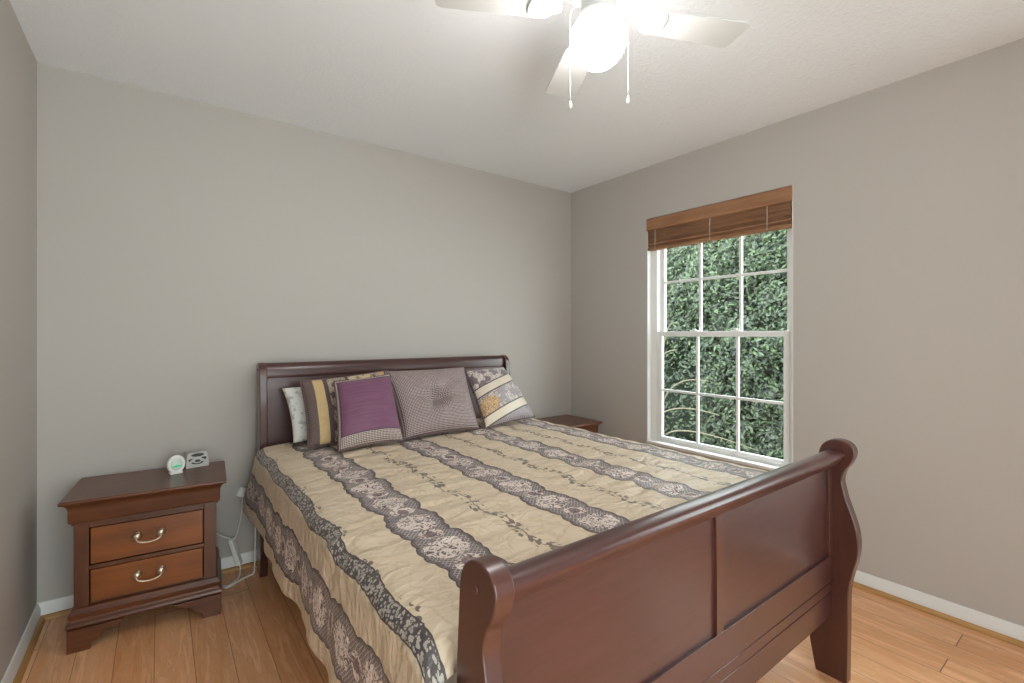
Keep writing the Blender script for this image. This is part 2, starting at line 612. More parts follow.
# baseboards: moulded profile (distance from wall, height), and oak shoe mould below
bp = [(0, 0), (.014, 0), (.014, .052), (.010, .058), (.010, .064), (.006, .073), (0, .075)]
sp_ = [(.0145, .0005)] + [(.0145 + .017 * math.cos(a_), .0005 + .019 * math.sin(a_)) for a_ in [i * math.pi / 12 for i in range(7)]]
sp_ = sp_[1:] + [(.0145, .0005)]
struct(new_obj('baseboard_back', extrude_poly([(YB - a_, b_) for a_, b_ in bp], XL, XR, 'X'), M['white_trim'], bevel=.0015))
struct(new_obj('baseboard_left', extrude_poly([(XL + a_, b_) for a_, b_ in bp], YF, YB - .014, 'Y'), M['white_trim'], bevel=.0015))
struct(new_obj('baseboard_right', extrude_poly([(XR - a_, b_) for a_, b_ in bp], YF, YB - .014, 'Y'), M['white_trim'], bevel=.0015))
struct(new_obj('trim_1', extrude_poly([(YB - a_, b_) for a_, b_ in sp_], XL + .014, XR - .014, 'X'), M['shoe_x']))
struct(new_obj('trim_2', extrude_poly([(XL + a_, b_) for a_, b_ in sp_], YF, YB - .032, 'Y'), M['shoe']))
struct(new_obj('trim_3', extrude_poly([(XR - a_, b_) for a_, b_ in sp_], YF, YB - .032, 'Y'), M['shoe']))

# ------------------------------------------------------------------ window in the right wall
win = thing('window_1', 'white double-hung window with grilles beside the bed', 'window', (XR, WY0, WZ0), kind='structure')
OW, OH = WY1 - WY0, WZ1 - WZ0
# local: x outward through the wall, y along the wall, z up
fr_t = .038
new_obj('window_frame', boxes((.045, .125, .001, fr_t, .001, OH - .001), (.045, .125, OW - fr_t - .015, OW - .001, .001, OH - .001),
                              (.045, .125, fr_t, OW - fr_t - .015, OH - fr_t, OH - .001), (.045, .125, fr_t, OW - fr_t - .015, .001, .026)), M['vinyl'], win, bevel=.003)
new_obj('window_track', boxes((.078, .084, fr_t, fr_t + .008, .03, OH - fr_t), (.078, .084, OW - fr_t - .023, OW - fr_t - .015, .03, OH - fr_t)), M['vinyl'], win)
new_obj('window_reveal', boxes((.0005, .0445, .0005, .006, .020, OH - .001), (.0005, .0445, OW - .006, OW - .0005, .020, OH - .001)), M['white_trim'], win)
new_obj('window_sill', boxes((-.012, .0445, .001, OW - .001, .001, .020)), M['white_trim'], win, bevel=.004)


def sash(x0, x1, z0, z1, st, top, bot, hz, latches=False):
    a0, a1 = fr_t + .001, OW - fr_t - .016
    fr_ = new_obj('sash', boxes((x0, x1, a0, a0 + st, z0, z1), (x0, x1, a1 - st, a1, z0, z1),
                                (x0, x1, a0 + st, a1 - st, z1 - top, z1), (x0, x1, a0 + st, a1 - st, z0, z0 + bot)), M['vinyl'], win, bevel=.003)
    xm = (x0 + x1) / 2
    w_ = (a1 - a0 - 2 * st)
    bm = bmesh.new()
    for k in (1, 2):
        yc = a0 + st + w_ * k / 3
        box(bm, xm - .009, xm + .009, yc - .008, yc + .008, z0 + bot, z1 - top)
    box(bm, xm - .0085, xm + .0085, a0 + st, a1 - st, hz - .008, hz + .008)
    new_obj('muntin', bm, M['vinyl'], fr_, bevel=.002)
    new_obj('pane', boxes((xm - .002, xm + .002, a0 + st, a1 - st, z0 + bot, z1 - top)), M['glass'], fr_)
    if latches:
        for f_ in (.36, .68):
            yc = a0 + (a1 - a0) * f_
            bm = boxes((x0 - .002, x1 - .006, yc - .028, yc + .028, z1, z1 + .006), (x0, x1 - .010, yc - .012, yc + .012, z1 + .006, z1 + .016))
            new_obj('sash_lock', bm, M['vinyl'], fr_, bevel=.003)
    return fr_


zm = 1.262 - WZ0
sash(.086, .114, zm - .030, OH - fr_t - .001, .030, .03, .030, 1.615 - WZ0)
sash(.050, .077, .0265, zm + .006, .034, .032, .030, .855 - WZ0, True)

# unseen glazed opening behind the camera, added to light the room
w2 = thing('added_opening_rear', 'unseen glazed opening behind the camera, added to let in daylight', 'window', (DX0, YF, DZ0), kind='structure')
w_, h_ = DX1 - DX0, DZ1 - DZ0
new_obj('window_frame', boxes((.001, .05, -.12, -.03, .001, h_ - .001), (w_ - .05, w_ - .001, -.12, -.03, .001, h_ - .001), (.05, w_ - .05, -.12, -.03, .001, .05),
                              (.05, w_ - .05, -.12, -.03, h_ - .05, h_ - .001), (w_ / 2 - .03, w_ / 2 + .03, -.12, -.03, .05, h_ - .05)), M['vinyl'], w2)
new_obj('pane', boxes((.05, w_ - .05, -.078, -.072, .05, h_ - .05)), M['glass'], w2)

w3 = thing('added_opening_side', 'unseen window in the right wall, added to let in daylight', 'window', (XR, EY0, EZ0), kind='structure')  # out of view, added only to brighten the left side
w_, h_ = EY1 - EY0, EZ1 - EZ0
new_obj('window_frame', boxes((.04, .12, .001, .05, .001, h_ - .001), (.04, .12, w_ - .05, w_ - .001, .001, h_ - .001), (.04, .12, .05, w_ - .05, .001, .05),
                              (.04, .12, .05, w_ - .05, h_ - .05, h_ - .001), (.05, .11, .05, w_ - .05, h_ / 2 - .02, h_ / 2 + .02)), M['vinyl'], w3)
new_obj('pane', boxes((.078, .082, .05, w_ - .05, .05, h_ / 2 - .02), (.078, .082, .05, w_ - .05, h_ / 2 + .02, h_ - .05)), M['glass'], w3)

# ------------------------------------------------------------------ blind
bl = thing('wooden_blind', 'raised brown wooden slat blind with valance at the top of the window', 'blind', (XR, WY0, WZ0))
vz1, vz0, sz0 = OH - .004, OH - .088, OH - .228
y0, y1 = .004, OW - .004
vp = [(-.010, vz0), (.004, vz0), (.004, vz1), (-.008, vz1), (-.012, vz1 - .012), (-.010, vz1 - .02), (-.010, vz0 + .016), (-.013, vz0 + .008)]
new_obj('valance', extrude_poly(vp, y0, y1, 'Y'), M['blind'], bl, bevel=.001)
bm = bmesh.new()
ns = 19
for i in range(ns):
    z_ = sz0 + .022 + (vz0 - .004 - sz0 - .022) * i / (ns - 1)
    dx = .0025 * math.sin(i * 2.3) + (.001 if i % 3 else -.002)
    tl = .0012 * math.sin(i * 5.1)
    vs = box(bm, -.004 + dx, .040 + dx, y0 + .006, y1 - .006, z_ - .0017, z_ + .0017)
    for q in vs:
        q.co.z += tl * (1 if q.co.x > .015 else -1) + .0015 * math.sin(q.co.y * 6 + i)
new_obj('slat_stack', bm, M['blind'], bl)
new_obj('bottom_rail', boxes((-.006, .038, y0 + .004, y1 - .004, sz0, sz0 + .019)), M['blind'], bl, bevel=.003)
new_obj('headrail', boxes((.006, .042, y0 + .002, y1 - .002, vz0 + .003, vz1 - .002)), M['black'], bl)  # coloured black to paint the shaded gap under the valance
for yy in (.135, OW / 2, OW - .075):
    new_obj('lift_cord', tube([(-.0085, yy, vz0 + .004), (-.0092, yy, sz0 + .07), (-.0085, yy + .001, sz0 + .004)], .0012, 6), M['plastic_white'], bl, smooth=True)

# ------------------------------------------------------------------ bed
bed = thing('sleigh_bed', 'dark cherry sleigh bed with scrolled headboard and footboard', 'bed', (0, 0, 0))
FP = [(.636, 0), (.633, .18), (.631, .33), (.619, .40), (.606, .455), (.601, .505), (.606, .555), (.620, .605), (.637, .655),
      (.648, .70), (.651, .728), (.643, .760), (.629, .782), (.617, .809), (.614, .835), (.625, .856), (.646, .867), (.670, .869),
      (.694, .862), (.714, .844), (.725, .817), (.728, .78), (.731, .74), (.737, .65), (.738, .5), (.744, .35), (.754, .22), (.758, .13), (.742, .03), (.735, 0)]


def post_outline(pts, n=4):
    core = catmull(pts, n, closed=False)
    return core


def post(name, outline, x0, x1, bolt, side):
    o = new_obj(name, extrude_poly(outline, x0, x1, 'X'), M['cherry_v'], bed, bevel=.005, seg=3, angle=40)
    xb = x0 if side < 0 else x1
    new_obj('bolt_cap', lathe([(.0, .0), (.0075, .0), (.0075, .0015), (.005, .003), (0, .0035)], 16, (side, 0, 0), (xb, bolt[0], bolt[1])), M['cherry_y'], o, smooth=True)
    return o


foot_out = post_outline(FP)
FX0, FX1, PT = .425, 2.0, .040
post('footboard_post', foot_out, FX0, FX0 + PT, (.671, .822), -1)
post('footboard_post', foot_out, FX1 - PT, FX1, (.671, .822), 1)


def top_roll(name, yc, zc, ry, rz, x0, x1, sgn):
    """rolled rail: scroll cross-section with a cove under the outside"""
    pts = []
    for i in range(28):
        a_ = 2 * math.pi * i / 28
        pts.append((yc + sgn * ry * math.cos(a_), zc + rz * math.sin(a_)))
    bm = extrude_poly(pts, x0, x1, 'X')
    return new_obj(name, bm, M['cherry'], bed, smooth=False, bevel=.0012, seg=1, angle=60)


def sheet(name, prof, thick, x0, x1, mat, parent):
    """curved board: profile of (y, z) on its outer face, given thickness towards +y (or -)"""
    out = list(prof) + [(y_ + thick, z_) for y_, z_ in reversed(prof)]
    return new_obj(name, extrude_poly(out, x0, x1, 'X'), mat, parent, bevel=.0012, seg=2, angle=50)


FPROF = [(.684, .225), (.682, .35), (.681, .45), (.681, .60), (.682, .70), (.683, .76), (.684, .80)]
FS = catmull(FPROF, 6, closed=False)


def cut(prof, z0, z1):
    def at(z):
        for (a_, b_), (c_, d_) in zip(prof, prof[1:]):
            if b_ <= z <= d_: return a_ + (c_ - a_) * (z - b_) / (d_ - b_)
        return prof[0][0] if z < prof[0][1] else prof[-1][0]
    return [(at(z0), z0)] + [q for q in prof if z0 < q[1] < z1] + [(at(z1), z1)]


bx0, bx1 = FX0 + PT, FX1 - PT
new_obj('footboard_rail', extrude_poly(catmull([(.641, .812), (.641, .822), (.648, .830), (.660, .833), (.678, .833), (.694, .827), (.701, .81), (.701, .776), (.686, .768), (.674, .771), (.664, .780), (.650, .798)], 5), bx0, bx1, 'X'),
        M['cherry'], bed, bevel=.001, seg=1, angle=70)
rec = .009
sheet('footboard_panel', [(y_ + rec, z_) for y_, z_ in cut(FS, .42, .785)], .016, bx0, bx1, M['cherry'], bed)
sheet('bottom_rail', cut(FS, .225, .447), .034, bx0, bx1, M['cherry'], bed)
sheet('stile', cut(FS, .447, .785), .028, 1.188, 1.222, M['cherry_v'], bed)
sheet('stile', cut(FS, .447, .785), .028, bx0, bx0 + .026, M['cherry_v'], bed)
sheet('stile', cut(FS, .447, .785), .028, bx1 - .026, bx1, M['cherry_v'], bed)
for z_ in (.350, .314):
    yb = cut(FS, z_, .6)[0][0]
    new_obj('bead', tube([(bx0, yb + .0002, z_), (1.2, yb + .0002, z_), (bx1, yb + .0002, z_)], .0026, 8), M['cherry'], bed, smooth=True)

yb = cut(FS, .55, .7)[0][0]
new_obj('scuff_mark', boxes((1.2245, 1.2268, yb + rec - .0006, yb + rec + .002, .505, .585)), M['scuff'], bed)

# headboard: the same scroll turned towards the wall and taller
HX0, HX1 = .412, 2.010


def hb(q):
    y_, z_ = q
    return (3.445 - y_, z_ * 1.276 if z_ < .65 else z_ * 1.0 + .210 + (z_ - .65) * .09)


HP = [hb(q) for q in FP]
head_out = post_outline(HP)
post('headboard_post', head_out, HX0, HX0 + .036, hb((.671, .835)), -1)
post('headboard_post', head_out, HX1 - .036, HX1, hb((.671, .835)), 1)
hx0, hx1 = HX0 + .036, HX1 - .036
hr = [hb(q) for q in [(.634, .842), (.640, .856), (.656, .866), (.676, .866), (.692, .852), (.700, .83), (.702, .80), (.690, .775), (.664, .785), (.645, .80), (.635, .822)]]
new_obj('headboard_rail', extrude_poly(catmull(hr, 5), hx0, hx1, 'X'), M['cherry'], bed, bevel=.001, seg=1, angle=70)
hpan = catmull([hb(q) for q in [(.722, .20), (.720, .35), (.716, .5), (.712, .62), (.708, .70), (.706, .75), (.700, .80)]], 5, closed=False)
sheet('headboard_panel', hpan, .020, hx0, hx1, M['cherry'], bed)
# side rails
for xa in (FX0 + .015, FX1 - .043):
    new_obj('side_rail', boxes((xa, xa + .028, .738, 2.712, .17, .36)), M['cherry_y'], bed, bevel=.004)
for yy in (1.05, 1.7, 2.35):
    new_obj('slat', boxes((FX0 + .045, FX1 - .045, yy - .04, yy + .04, .235, .255)), M['shoe'], bed)

# mattress and box spring
mt = thing('mattress', 'mattress hidden under the striped coverlet on the bed', 'mattress', (0, 0, 0))
new_obj('box_spring', boxes((FX0 + .05, FX1 - .05, .78, 2.68, .258, .43)), M['mattress'], mt, bevel=.03, seg=3)
new_obj('pillow_top', boxes((FX0 + .022, FX1 - .012, .775, 2.68, .432, .655)), M['mattress'], mt, bevel=.05, seg=4)

# ------------------------------------------------------------------ coverlet
def coverlet():
    bm = bmesh.new()
    uvl = bm.loops.layers.uv.new('UVMap')
    y0, y1 = .762, 2.700
    ny = 150
    # cross section nodes: parameter list along arc
    left_drop, right_drop = .335, .34
    x_l, x_r, rr = .395, 2.045, .055
    top_w = x_r - x_l - 2 * rr
    arc = math.pi / 2 * rr
    seg = [('ld', left_drop, 34), ('la', arc, 8), ('top', top_w, 90), ('ra', arc, 8), ('rd', right_drop, 16)]
    us = []
    a_ = 0
    for k, L, n in seg:
        for i in range(n): us.append(a_ + L * i / n)
        a_ += L
    us.append(a_)
    s_off = x_l + rr - arc - left_drop      # s equals x on the flat top
    def zt(x, y):
        # top height: slight crown, quilted softness, dip to the edges
        c_ = (x - 1.22) / .83
        z = .690 - .016 * c_ * c_ + .004 * smoothnoise(x * 5, y * 5, 1) + .0042 * math.sin(y * 46 + 2.2 * math.sin(x * 7) + 3 * smoothnoise(x * 3, y * 2)) * (.5 + .5 * math.sin(x * 9 + 1))
        z -= .002 * max(0, (y - 2.2) / .5)
        return z
    rows = []
    for j in range(ny + 1):
        y = y0 + (y1 - y0) * j / ny
        row = []
        for u in us:
            hemw = 0
            if u < left_drop:
                d = left_drop - u                                    # distance below the shoulder
                k = d / left_drop
                z = .685 - rr - d * (.955 - .03 * math.sin(y * 5.0 + .6))
                fl = .006 + .012 * k
                wav = k * (.011 * math.sin(y * 9.5 + 1.0) + .008 * math.sin(y * 17 + .4) + .004 * math.sin(y * 31))
                head = max(0, (y - 2.36) / .34)
                x = x_l - fl - wav * .8 - .018 * k * head ** 1.5 + .003 * smoothnoise(y * 14, d * 18, 3)
                z += .05 * k * head ** 2
                yy = y + .035 * k * head
            elif u < left_drop + arc:
                t = (u - left_drop) / rr
                x = x_l + rr - rr * math.cos(t) - .008 * (1 - t / (math.pi / 2))
                z = .685 - rr + rr * math.sin(t); yy = y
                bl_ = t / (math.pi / 2)
                z += (zt(x, y) - .685) * bl_
            elif u < left_drop + arc + top_w:
                x = x_l + rr + (u - left_drop - arc); z = zt(x, y); yy = y
            elif u < left_drop + arc * 2 + top_w:
                t = (u - left_drop - arc - top_w) / rr
                x = x_r - rr + rr * math.sin(t)
                z = .685 - rr + rr * math.cos(t); yy = y
                z += (zt(x, y) - .685) * (1 - t / (math.pi / 2))
            else:
                d = u - left_drop - arc * 2 - top_w
                k = d / right_drop
                x = x_r + .004 * k + .005 * k * math.sin(y * 11); z = .685 - rr - d; yy = y
            # foot end tucks down against the footboard, head end rounds off
            e0 = max(0, 1 - (y - y0) / .07)
            z -= .05 * e0 ** 2 if z > .5 else 0
            e1 = max(0, 1 - (y1 - y) / .06)
            z -= .05 * e1 ** 2 if z > .5 else 0
            # a lengthwise fold along the left shoulder
            if u < left_drop + arc + .10:
                g_ = math.exp(-((y - 1.33 + (u - .40) * .55) / .030) ** 2) * math.exp(-((u - left_drop) / .10) ** 2)
                x -= .010 * g_; z += .012 * g_
                g2 = math.exp(-((y - 1.27 + (u - .40) * .55) / .022) ** 2) * math.exp(-((u - left_drop) / .10) ** 2)
                z -= .008 * g2
            row.append(bm.verts.new((x, yy, z)))
        rows.append(row)
    for j in range(ny):
        for i in range(len(us) - 1):
            f = bm.faces.new((rows[j][i], rows[j][i + 1], rows[j + 1][i + 1], rows[j + 1][i]))
            for l, (ii, jj) in zip(f.loops, ((i, j), (i + 1, j), (i + 1, j + 1), (i, j + 1))):
                l[uvl].uv = (us[ii] + s_off, y0 + (y1 - y0) * jj / ny)
    o = new_obj('coverlet', bm, M['coverlet'], None, smooth=True)
    md = o.modifiers.new('cloth', 'SOLIDIFY'); md.thickness = .008; md.offset = 1
    return o


cv = coverlet()
cv['label'] = 'cream and plum striped lace pattern coverlet spread over the bed'
cv['category'] = 'bedspread'


# ------------------------------------------------------------------ pillows
def pillow(name, label, cat, corners, thick, mat, n=28, pinch=.05, group=None, tuft=False, piping=None, soft=.42, creases=0):
    BL, BR, TR, TL = [Vector(c) for c in corners]
    C_ = (BL + BR + TR + TL) / 4
    nrm = ((BR - BL).cross(TL - BL)).normalized()
    if nrm.y > 0: nrm = -nrm                     # front looks towards the foot of the bed
    w_ = ((BR - BL).length + (TR - TL).length) / 2
    h_ = ((TL - BL).length + (TR - BR).length) / 2
    bm = bmesh.new(); uvl = bm.loops.layers.uv.new('UVMap')
    def pos(u, v, sgn):
        pu = u * (1 - pinch * (1 - v * v)); pv = v * (1 - pinch * (1 - u * u))
        a_, b_ = (pu + 1) / 2, (pv + 1) / 2
        p = BL * (1 - a_) * (1 - b_) + BR * a_ * (1 - b_) + TR * a_ * b_ + TL * (1 - a_) * b_
        q = max(0, (1 - u * u)) ** soft * max(0, (1 - v * v)) ** soft
        d = thick / 2 * q
        d *= 1 + .05 * smoothnoise(u * 3 + 1, v * 3, len(name))
        if tuft:
            r2 = (u * u + v * v)
            d -= thick * .40 * math.exp(-r2 / .05)
            ang = math.atan2(v, u)
            d -= thick * .085 * math.exp(-r2 / .40) * (1 + math.cos(ang * 6 + .5)) * q
        if creases:
            d += creases * q * math.sin(u * 9 + v * 4 + 1.5 * math.sin(v * 5))
        return p + nrm * (d * sgn)
    g = {}
    for sgn in (1, -1):
        for i in range(n + 1):
            for j in range(n + 1):
                edge = i in (0, n) or j in (0, n)
                if edge and sgn < 0: g[(i, j, -1)] = g[(i, j, 1)]; continue
                u = -math.cos(math.pi * i / n) * .5 + (-1 + 2 * i / n) * .5
                v = -math.cos(math.pi * j / n) * .5 + (-1 + 2 * j / n) * .5
                g[(i, j, sgn)] = bm.verts.new(pos(u, v, sgn) - C_)
    for sgn in (1, -1):
        for i in range(n):
            for j in range(n):
                idx = ((i, j), (i + 1, j), (i + 1, j + 1), (i, j + 1))
                f = bm.faces.new([g[(a_, b_, sgn)] for a_, b_ in idx])
                for l, (a_, b_) in zip(f.loops, idx):
                    uu = -math.cos(math.pi * a_ / n) * .5 + (-1 + 2 * a_ / n) * .5
                    vv_ = -math.cos(math.pi * b_ / n) * .5 + (-1 + 2 * b_ / n) * .5
                    l[uvl].uv = ((uu + 1) / 2 * w_, (vv_ + 1) / 2 * h_)
    rim = [g[(i, 0, 1)].co.copy() for i in range(n)] + [g[(n, j, 1)].co.copy() for j in range(n)] + \
          [g[(i, n, 1)].co.copy() for i in range(n, 0, -1)] + [g[(0, j, 1)].co.copy() for j in range(n, 0, -1)]
    o = new_obj(name, bm, mat, None, smooth=True)
    o.location = C_
    o['label'] = label; o['category'] = cat
    if group: o['group'] = group
    if piping:
        new_obj('piping', tube(rim, .0045, 8, closed=True), piping, o, smooth=True)
    if tuft:
        c0 = pos(0, 0, 1) - C_
        new_obj('button', lathe([(0, -.006), (.013, -.004), (.014, .002), (.009, .007), (0, .009)], 18, nrm, c0), M['tuft_button'], o, smooth=True)
    return o


M['tuft_button'] = plain('mauve_button', (.30, .22, .22), .5)
pillow('bed_pillow', 'white floral pillow at the back against the headboard', 'pillow',
       [(.530, 2.515, .712), (1.02, 2.525, .712), (1.05, 2.680, .990), (.508, 2.670, .970)], .095, M['white_cotton'], creases=.003)
pillow('pillow_sham', 'wide sham with gold and plum bands behind the purple cushion', 'pillow',
       [(.570, 2.395, .706), (1.045, 2.395, .706), (1.034, 2.575, 1.044), (.574, 2.575, 1.009)], .105, M['sham'], piping=M['plum_cord'], creases=.003)
pillow('throw_pillow', 'purple square cushion with a checked border in front of the sham', 'cushion',
       [(.664, 2.235, .706), (.986, 2.235, .712), (.992, 2.432, 1.035), (.702, 2.432, 1.012)], .125, M['purple'], piping=M['plum_cord'], creases=.002)
pillow('throw_pillow', 'tufted checked cushion with a center button', 'cushion',
       [(1.010, 2.280, .706), (1.466, 2.280, .708), (1.496, 2.500, 1.046), (.988, 2.500, 1.045)], .155, M['tuft'], tuft=True, piping=M['plum_cord'])
pillow('throw_pillow', 'tilted cushion with two pale satin bands nearest the window', 'cushion',
       [(1.502, 2.265, .708), (1.918, 2.330, .722), (1.799, 2.510, 1.034), (1.500, 2.485, 1.026)], .14, M['band'], piping=M['plum_cord'], creases=.002)


# ------------------------------------------------------------------ nightstand
def make_nightstand(label, loc, rz):
    """local: x across (0 = middle), y from the front (0) back to .40, z up"""
    t = thing('nightstand', label, 'nightstand', loc, rz, 'pair of nightstands beside the bed')
    W, D = .555, .385
    def ring(prof, mat, name, wtop=W):
        """moulding of (overhang from carcass, z) run round front and sides"""
        bm = bmesh.new()
        loops = []
        for o_, z_ in prof:
            hx = .2385 + o_
            loops.append([bm.verts.new(q) for q in ((-hx, D, z_), (-hx, .040 - o_, z_), (hx, .040 - o_, z_), (hx, D, z_))])
        for a_, b_ in zip(loops, loops[1:]):
            for k in range(4):
                bm.faces.new((a_[k], a_[(k + 1) % 4], b_[(k + 1) % 4], b_[k]))
        bm.faces.new(loops[0]); bm.faces.new(loops[-1])
        return new_obj(name, bm, mat, t, bevel=.0012, seg=2, angle=25)
    ring([(.036, .585), (.039, .590), (.039, .597), (.036, .600)], M['stand'], 'top')
    ring([(.012, .505), (.015, .512), (.015, .556), (.017, .566), (.022, .576), (.030, .5845)], M['stand'], 'frieze')
    ring([(.0, .494), (.007, .496), (.007, .501), (.003, .505)], M['stand'], 'bead')
    # carcass: sides, back, stiles, rails
    cx, cy = .2385, .040
    new_obj('carcass', boxes((-cx, -cx + .046, cy, D, .165, .494), (cx - .046, cx, cy, D, .165, .494), (-cx + .046, cx - .046, D - .02, D, .165, .494),
                             (-cx + .046, cx - .046, cy, D - .02, .476, .494), (-cx + .046, cx - .046, cy, D - .02, .308, .324),
                             (-cx + .046, cx - .046, cy + .012, D - .02, .165, .172)), M['stand_v'], t, bevel=.0015)
    new_obj('gap_shade_backing', boxes((-cx + .047, cx - .047, cy + .022, cy + .026, .173, .475)), M['black'], t)  # thin black sheet painting the shade in the drawer gaps
    dw = cx - .050
    for z0, z1 in ((.3275, .4725), (.175, .3045)):
        d = new_obj('drawer', boxes((-dw, dw, cy + .002, cy + .021, z0, z1)), M['drawer'], t, bevel=.003)
        zc = (z0 + z1) / 2 + .012
        hm = bmesh.new()
        for sx in (-1, 1):
            lathe([(0, 0), (.015, 0), (.0155, -.003), (.011, -.006), (.008, -.010), (.0135, -.015), (.0150, -.020), (.011, -.026), (0, -.0285)], 20, (0, 1, 0), (sx * .040, cy + .002, zc), hm)
        path = [(-.040, cy - .020, zc - .004), (-.041, cy - .026, zc - .012), (-.032, cy - .030, zc - .019), (-.017, cy - .031, zc - .0235), (0, cy - .031, zc - .025),
                (.017, cy - .031, zc - .0235), (.032, cy - .030, zc - .019), (.041, cy - .026, zc - .012), (.040, cy - .020, zc - .004)]
        tube(catmull(path, 4, closed=False), .0034, 8, hm)
        new_obj('handle', hm, M['nickel'], d, smooth=True)
    # base moulding and bracket feet
    ring([(.004, .090), (.018, .094), (.022, .101), (.020, .110), (.012, .118), (.011, .126), (.015, .138), (.015, .148), (.010, .155), (.006, .163), (.0, .166)], M['stand'], 'base_moulding')
    yo = .022
    def bracket(sx):
        hx = .2385 + .018
        pts = [(hx, 0), (hx, .0895), (hx - .235, .0895), (hx - .222, .079), (hx - .198, .070), (hx - .172, .066), (hx - .150, .058), (hx - .136, .042), (hx - .120, .030), (hx - .102, .026), (hx - .098, .014), (hx - .094, 0)]
        pts = [(sx * (hx - (hx - a_) * .74), b_) for a_, b_ in pts]
        new_obj('bracket_foot', extrude_poly(pts, yo, yo + .022, 'Y'), M['stand'], t, bevel=.002)
        side = [(yo + .0225, 0), (yo + .0225, .0895), (D - .02, .0895), (D - .02, .06), (yo + .15, .058), (yo + .12, .035), (yo + .10, .022), (yo + .09, 0)]
        xs = sorted((sx * (hx - .001), sx * (hx - .022)))
        new_obj('bracket_foot', extrude_poly(side, xs[0], xs[1], 'X'), M['stand'], t, bevel=.002)
        xr = sorted((sx * (hx - .002), sx * (hx - .05)))
        new_obj('back_foot', boxes((xr[0], xr[1], D - .0195, D - .0005, 0, .0895)), M['stand'], t)
    bracket(-1); bracket(1)
    return t


def dup_tree(root):
    r = root.copy(); COL.objects.link(r)
    for c in root.children:
        k = c.copy(); COL.objects.link(k); k.parent = r
        for g in c.children:
            q = g.copy(); COL.objects.link(q); q.parent = k
    return r


# front edge of the left one runs from (-.314, 2.489) to (.241, 2.446)
rzn = math.atan2(2.446 - 2.489, .555)
ns1 = make_nightstand('cherry nightstand with two drawers in the left corner, carrying the clock', (-.0365, 2.4675, 0), rzn)
ns2 = dup_tree(ns1)
ns2.location = (2.365, 2.412, 0); ns2.rotation_euler = (0, 0, 0)
ns2['label'] = 'nightstand in the right corner, mostly hidden behind the bed'

# ------------------------------------------------------------------ clock and radio on the nightstand
ck = thing('clock', 'small round white clock with a green lit dial on the left nightstand', 'clock', (.062, 2.70, .600), math.radians(14))
ck.scale = (1, 1, 1.15)
disc = []
bm = bmesh.new()
lathe([(0, .014), (.028, .014), (.034, .010), (.036, .002), (.036, -.006), (.033, -.011), (.0275, -.013), (.0265, -.010), (.0245, -.009), (0, -.009)], 40, (0, 1, 0), (0, 0, .0385), bm)
new_obj('case', bm, M['plastic_white'], ck, smooth=True, bevel=0)
new_obj('foot', extrude_poly([(-.024, 0), (.024, 0), (.026, .006), (.020, .014), (-.020, .014), (-.026, .006)], -.012, .014, 'Y'), M['plastic_white'], ck, bevel=.002)
dl = new_obj('dial', lathe([(0, 0), (.0235, 0), (.0235, -.0015), (.016, -.003), (0, -.0032)], 32, (0, 1, 0), (0, -.0095, .0385)), M['dial'], ck, smooth=True)
pts = [(-.015, .029), (.017, .029), (.019, .036), (.010, .034), (.0, .038), (-.010, .034), (-.018, .035)]
new_obj('display', extrude_poly(pts, -.0150, -.0128, 'Y'), M['green'], dl)

rd = thing('clock_radio', 'pale grey box radio with dark oval grilles behind the round clock', 'radio', (.146, 2.795, .600), math.radians(7))
bodyp = [(-.046, 0), (.046, 0), (.049, .004), (.044, .064), (.038, .070), (-.034, .070), (-.041, .064), (-.049, .004)]
bm = bmesh.new()
front = [bm.verts.new((a_, -.030 + b_ * .20, b_)) for a_, b_ in bodyp]
back = [bm.verts.new((a_ * .95, .035, b_ * .97)) for a_, b_ in bodyp]
bm.faces.new(front); bm.faces.new(list(reversed(back)))
for i in range(len(bodyp)):
    k = (i + 1) % len(bodyp)
    bm.faces.new((front[i], back[i], back[k], front[k]))
new_obj('body', bm, M['plastic_grey'], rd, bevel=.003)
def face_oval(name, cxx, cz, rx, rz_, mat, lift=.0012, a0=0, a1=360, inner=0):
    pts = []
    n_ = 28
    for i in range(n_ + 1):
        a_ = math.radians(a0 + (a1 - a0) * i / n_)
        pts.append((cxx + rx * math.cos(a_), cz + rz_ * math.sin(a_)))
    if inner:
        for i in range(n_, -1, -1):
            a_ = math.radians(a0 + (a1 - a0) * i / n_)
            pts.append((cxx + rx * inner * math.cos(a_), cz + rz_ * inner * math.sin(a_)))
    elif a1 - a0 == 360: pts.pop()
    bm = bmesh.new()
    A_ = [bm.verts.new((p_, -.030 + q_ * .20 - lift, q_)) for p_, q_ in pts]
    B_ = [bm.verts.new((p_, -.030 + q_ * .20 + .002, q_)) for p_, q_ in pts]
    bm.faces.new(A_); bm.faces.new(list(reversed(B_)))
    for i in range(len(pts)):
        k = (i + 1) % len(pts)
        bm.faces.new((A_[i], B_[i], B_[k], A_[k]))
    return new_obj(name, bm, mat, rd)
face_oval('grille', .002, .058, .027, .0075, M['grille'])
face_oval('grille', -.024, .036, .012, .007, M['grille'])
face_oval('grille', .028, .040, .011, .007, M['grille'])
face_oval('grille', .000, .030, .031, .013, M['plastic_grey'], .002)
face_oval('speaker_ring', .000, .026, .026, .011, M['grille'], .0028, 180, 360, .55)
face_oval('dial_window', .001, .031, .012, .006, M['grille'], .003)

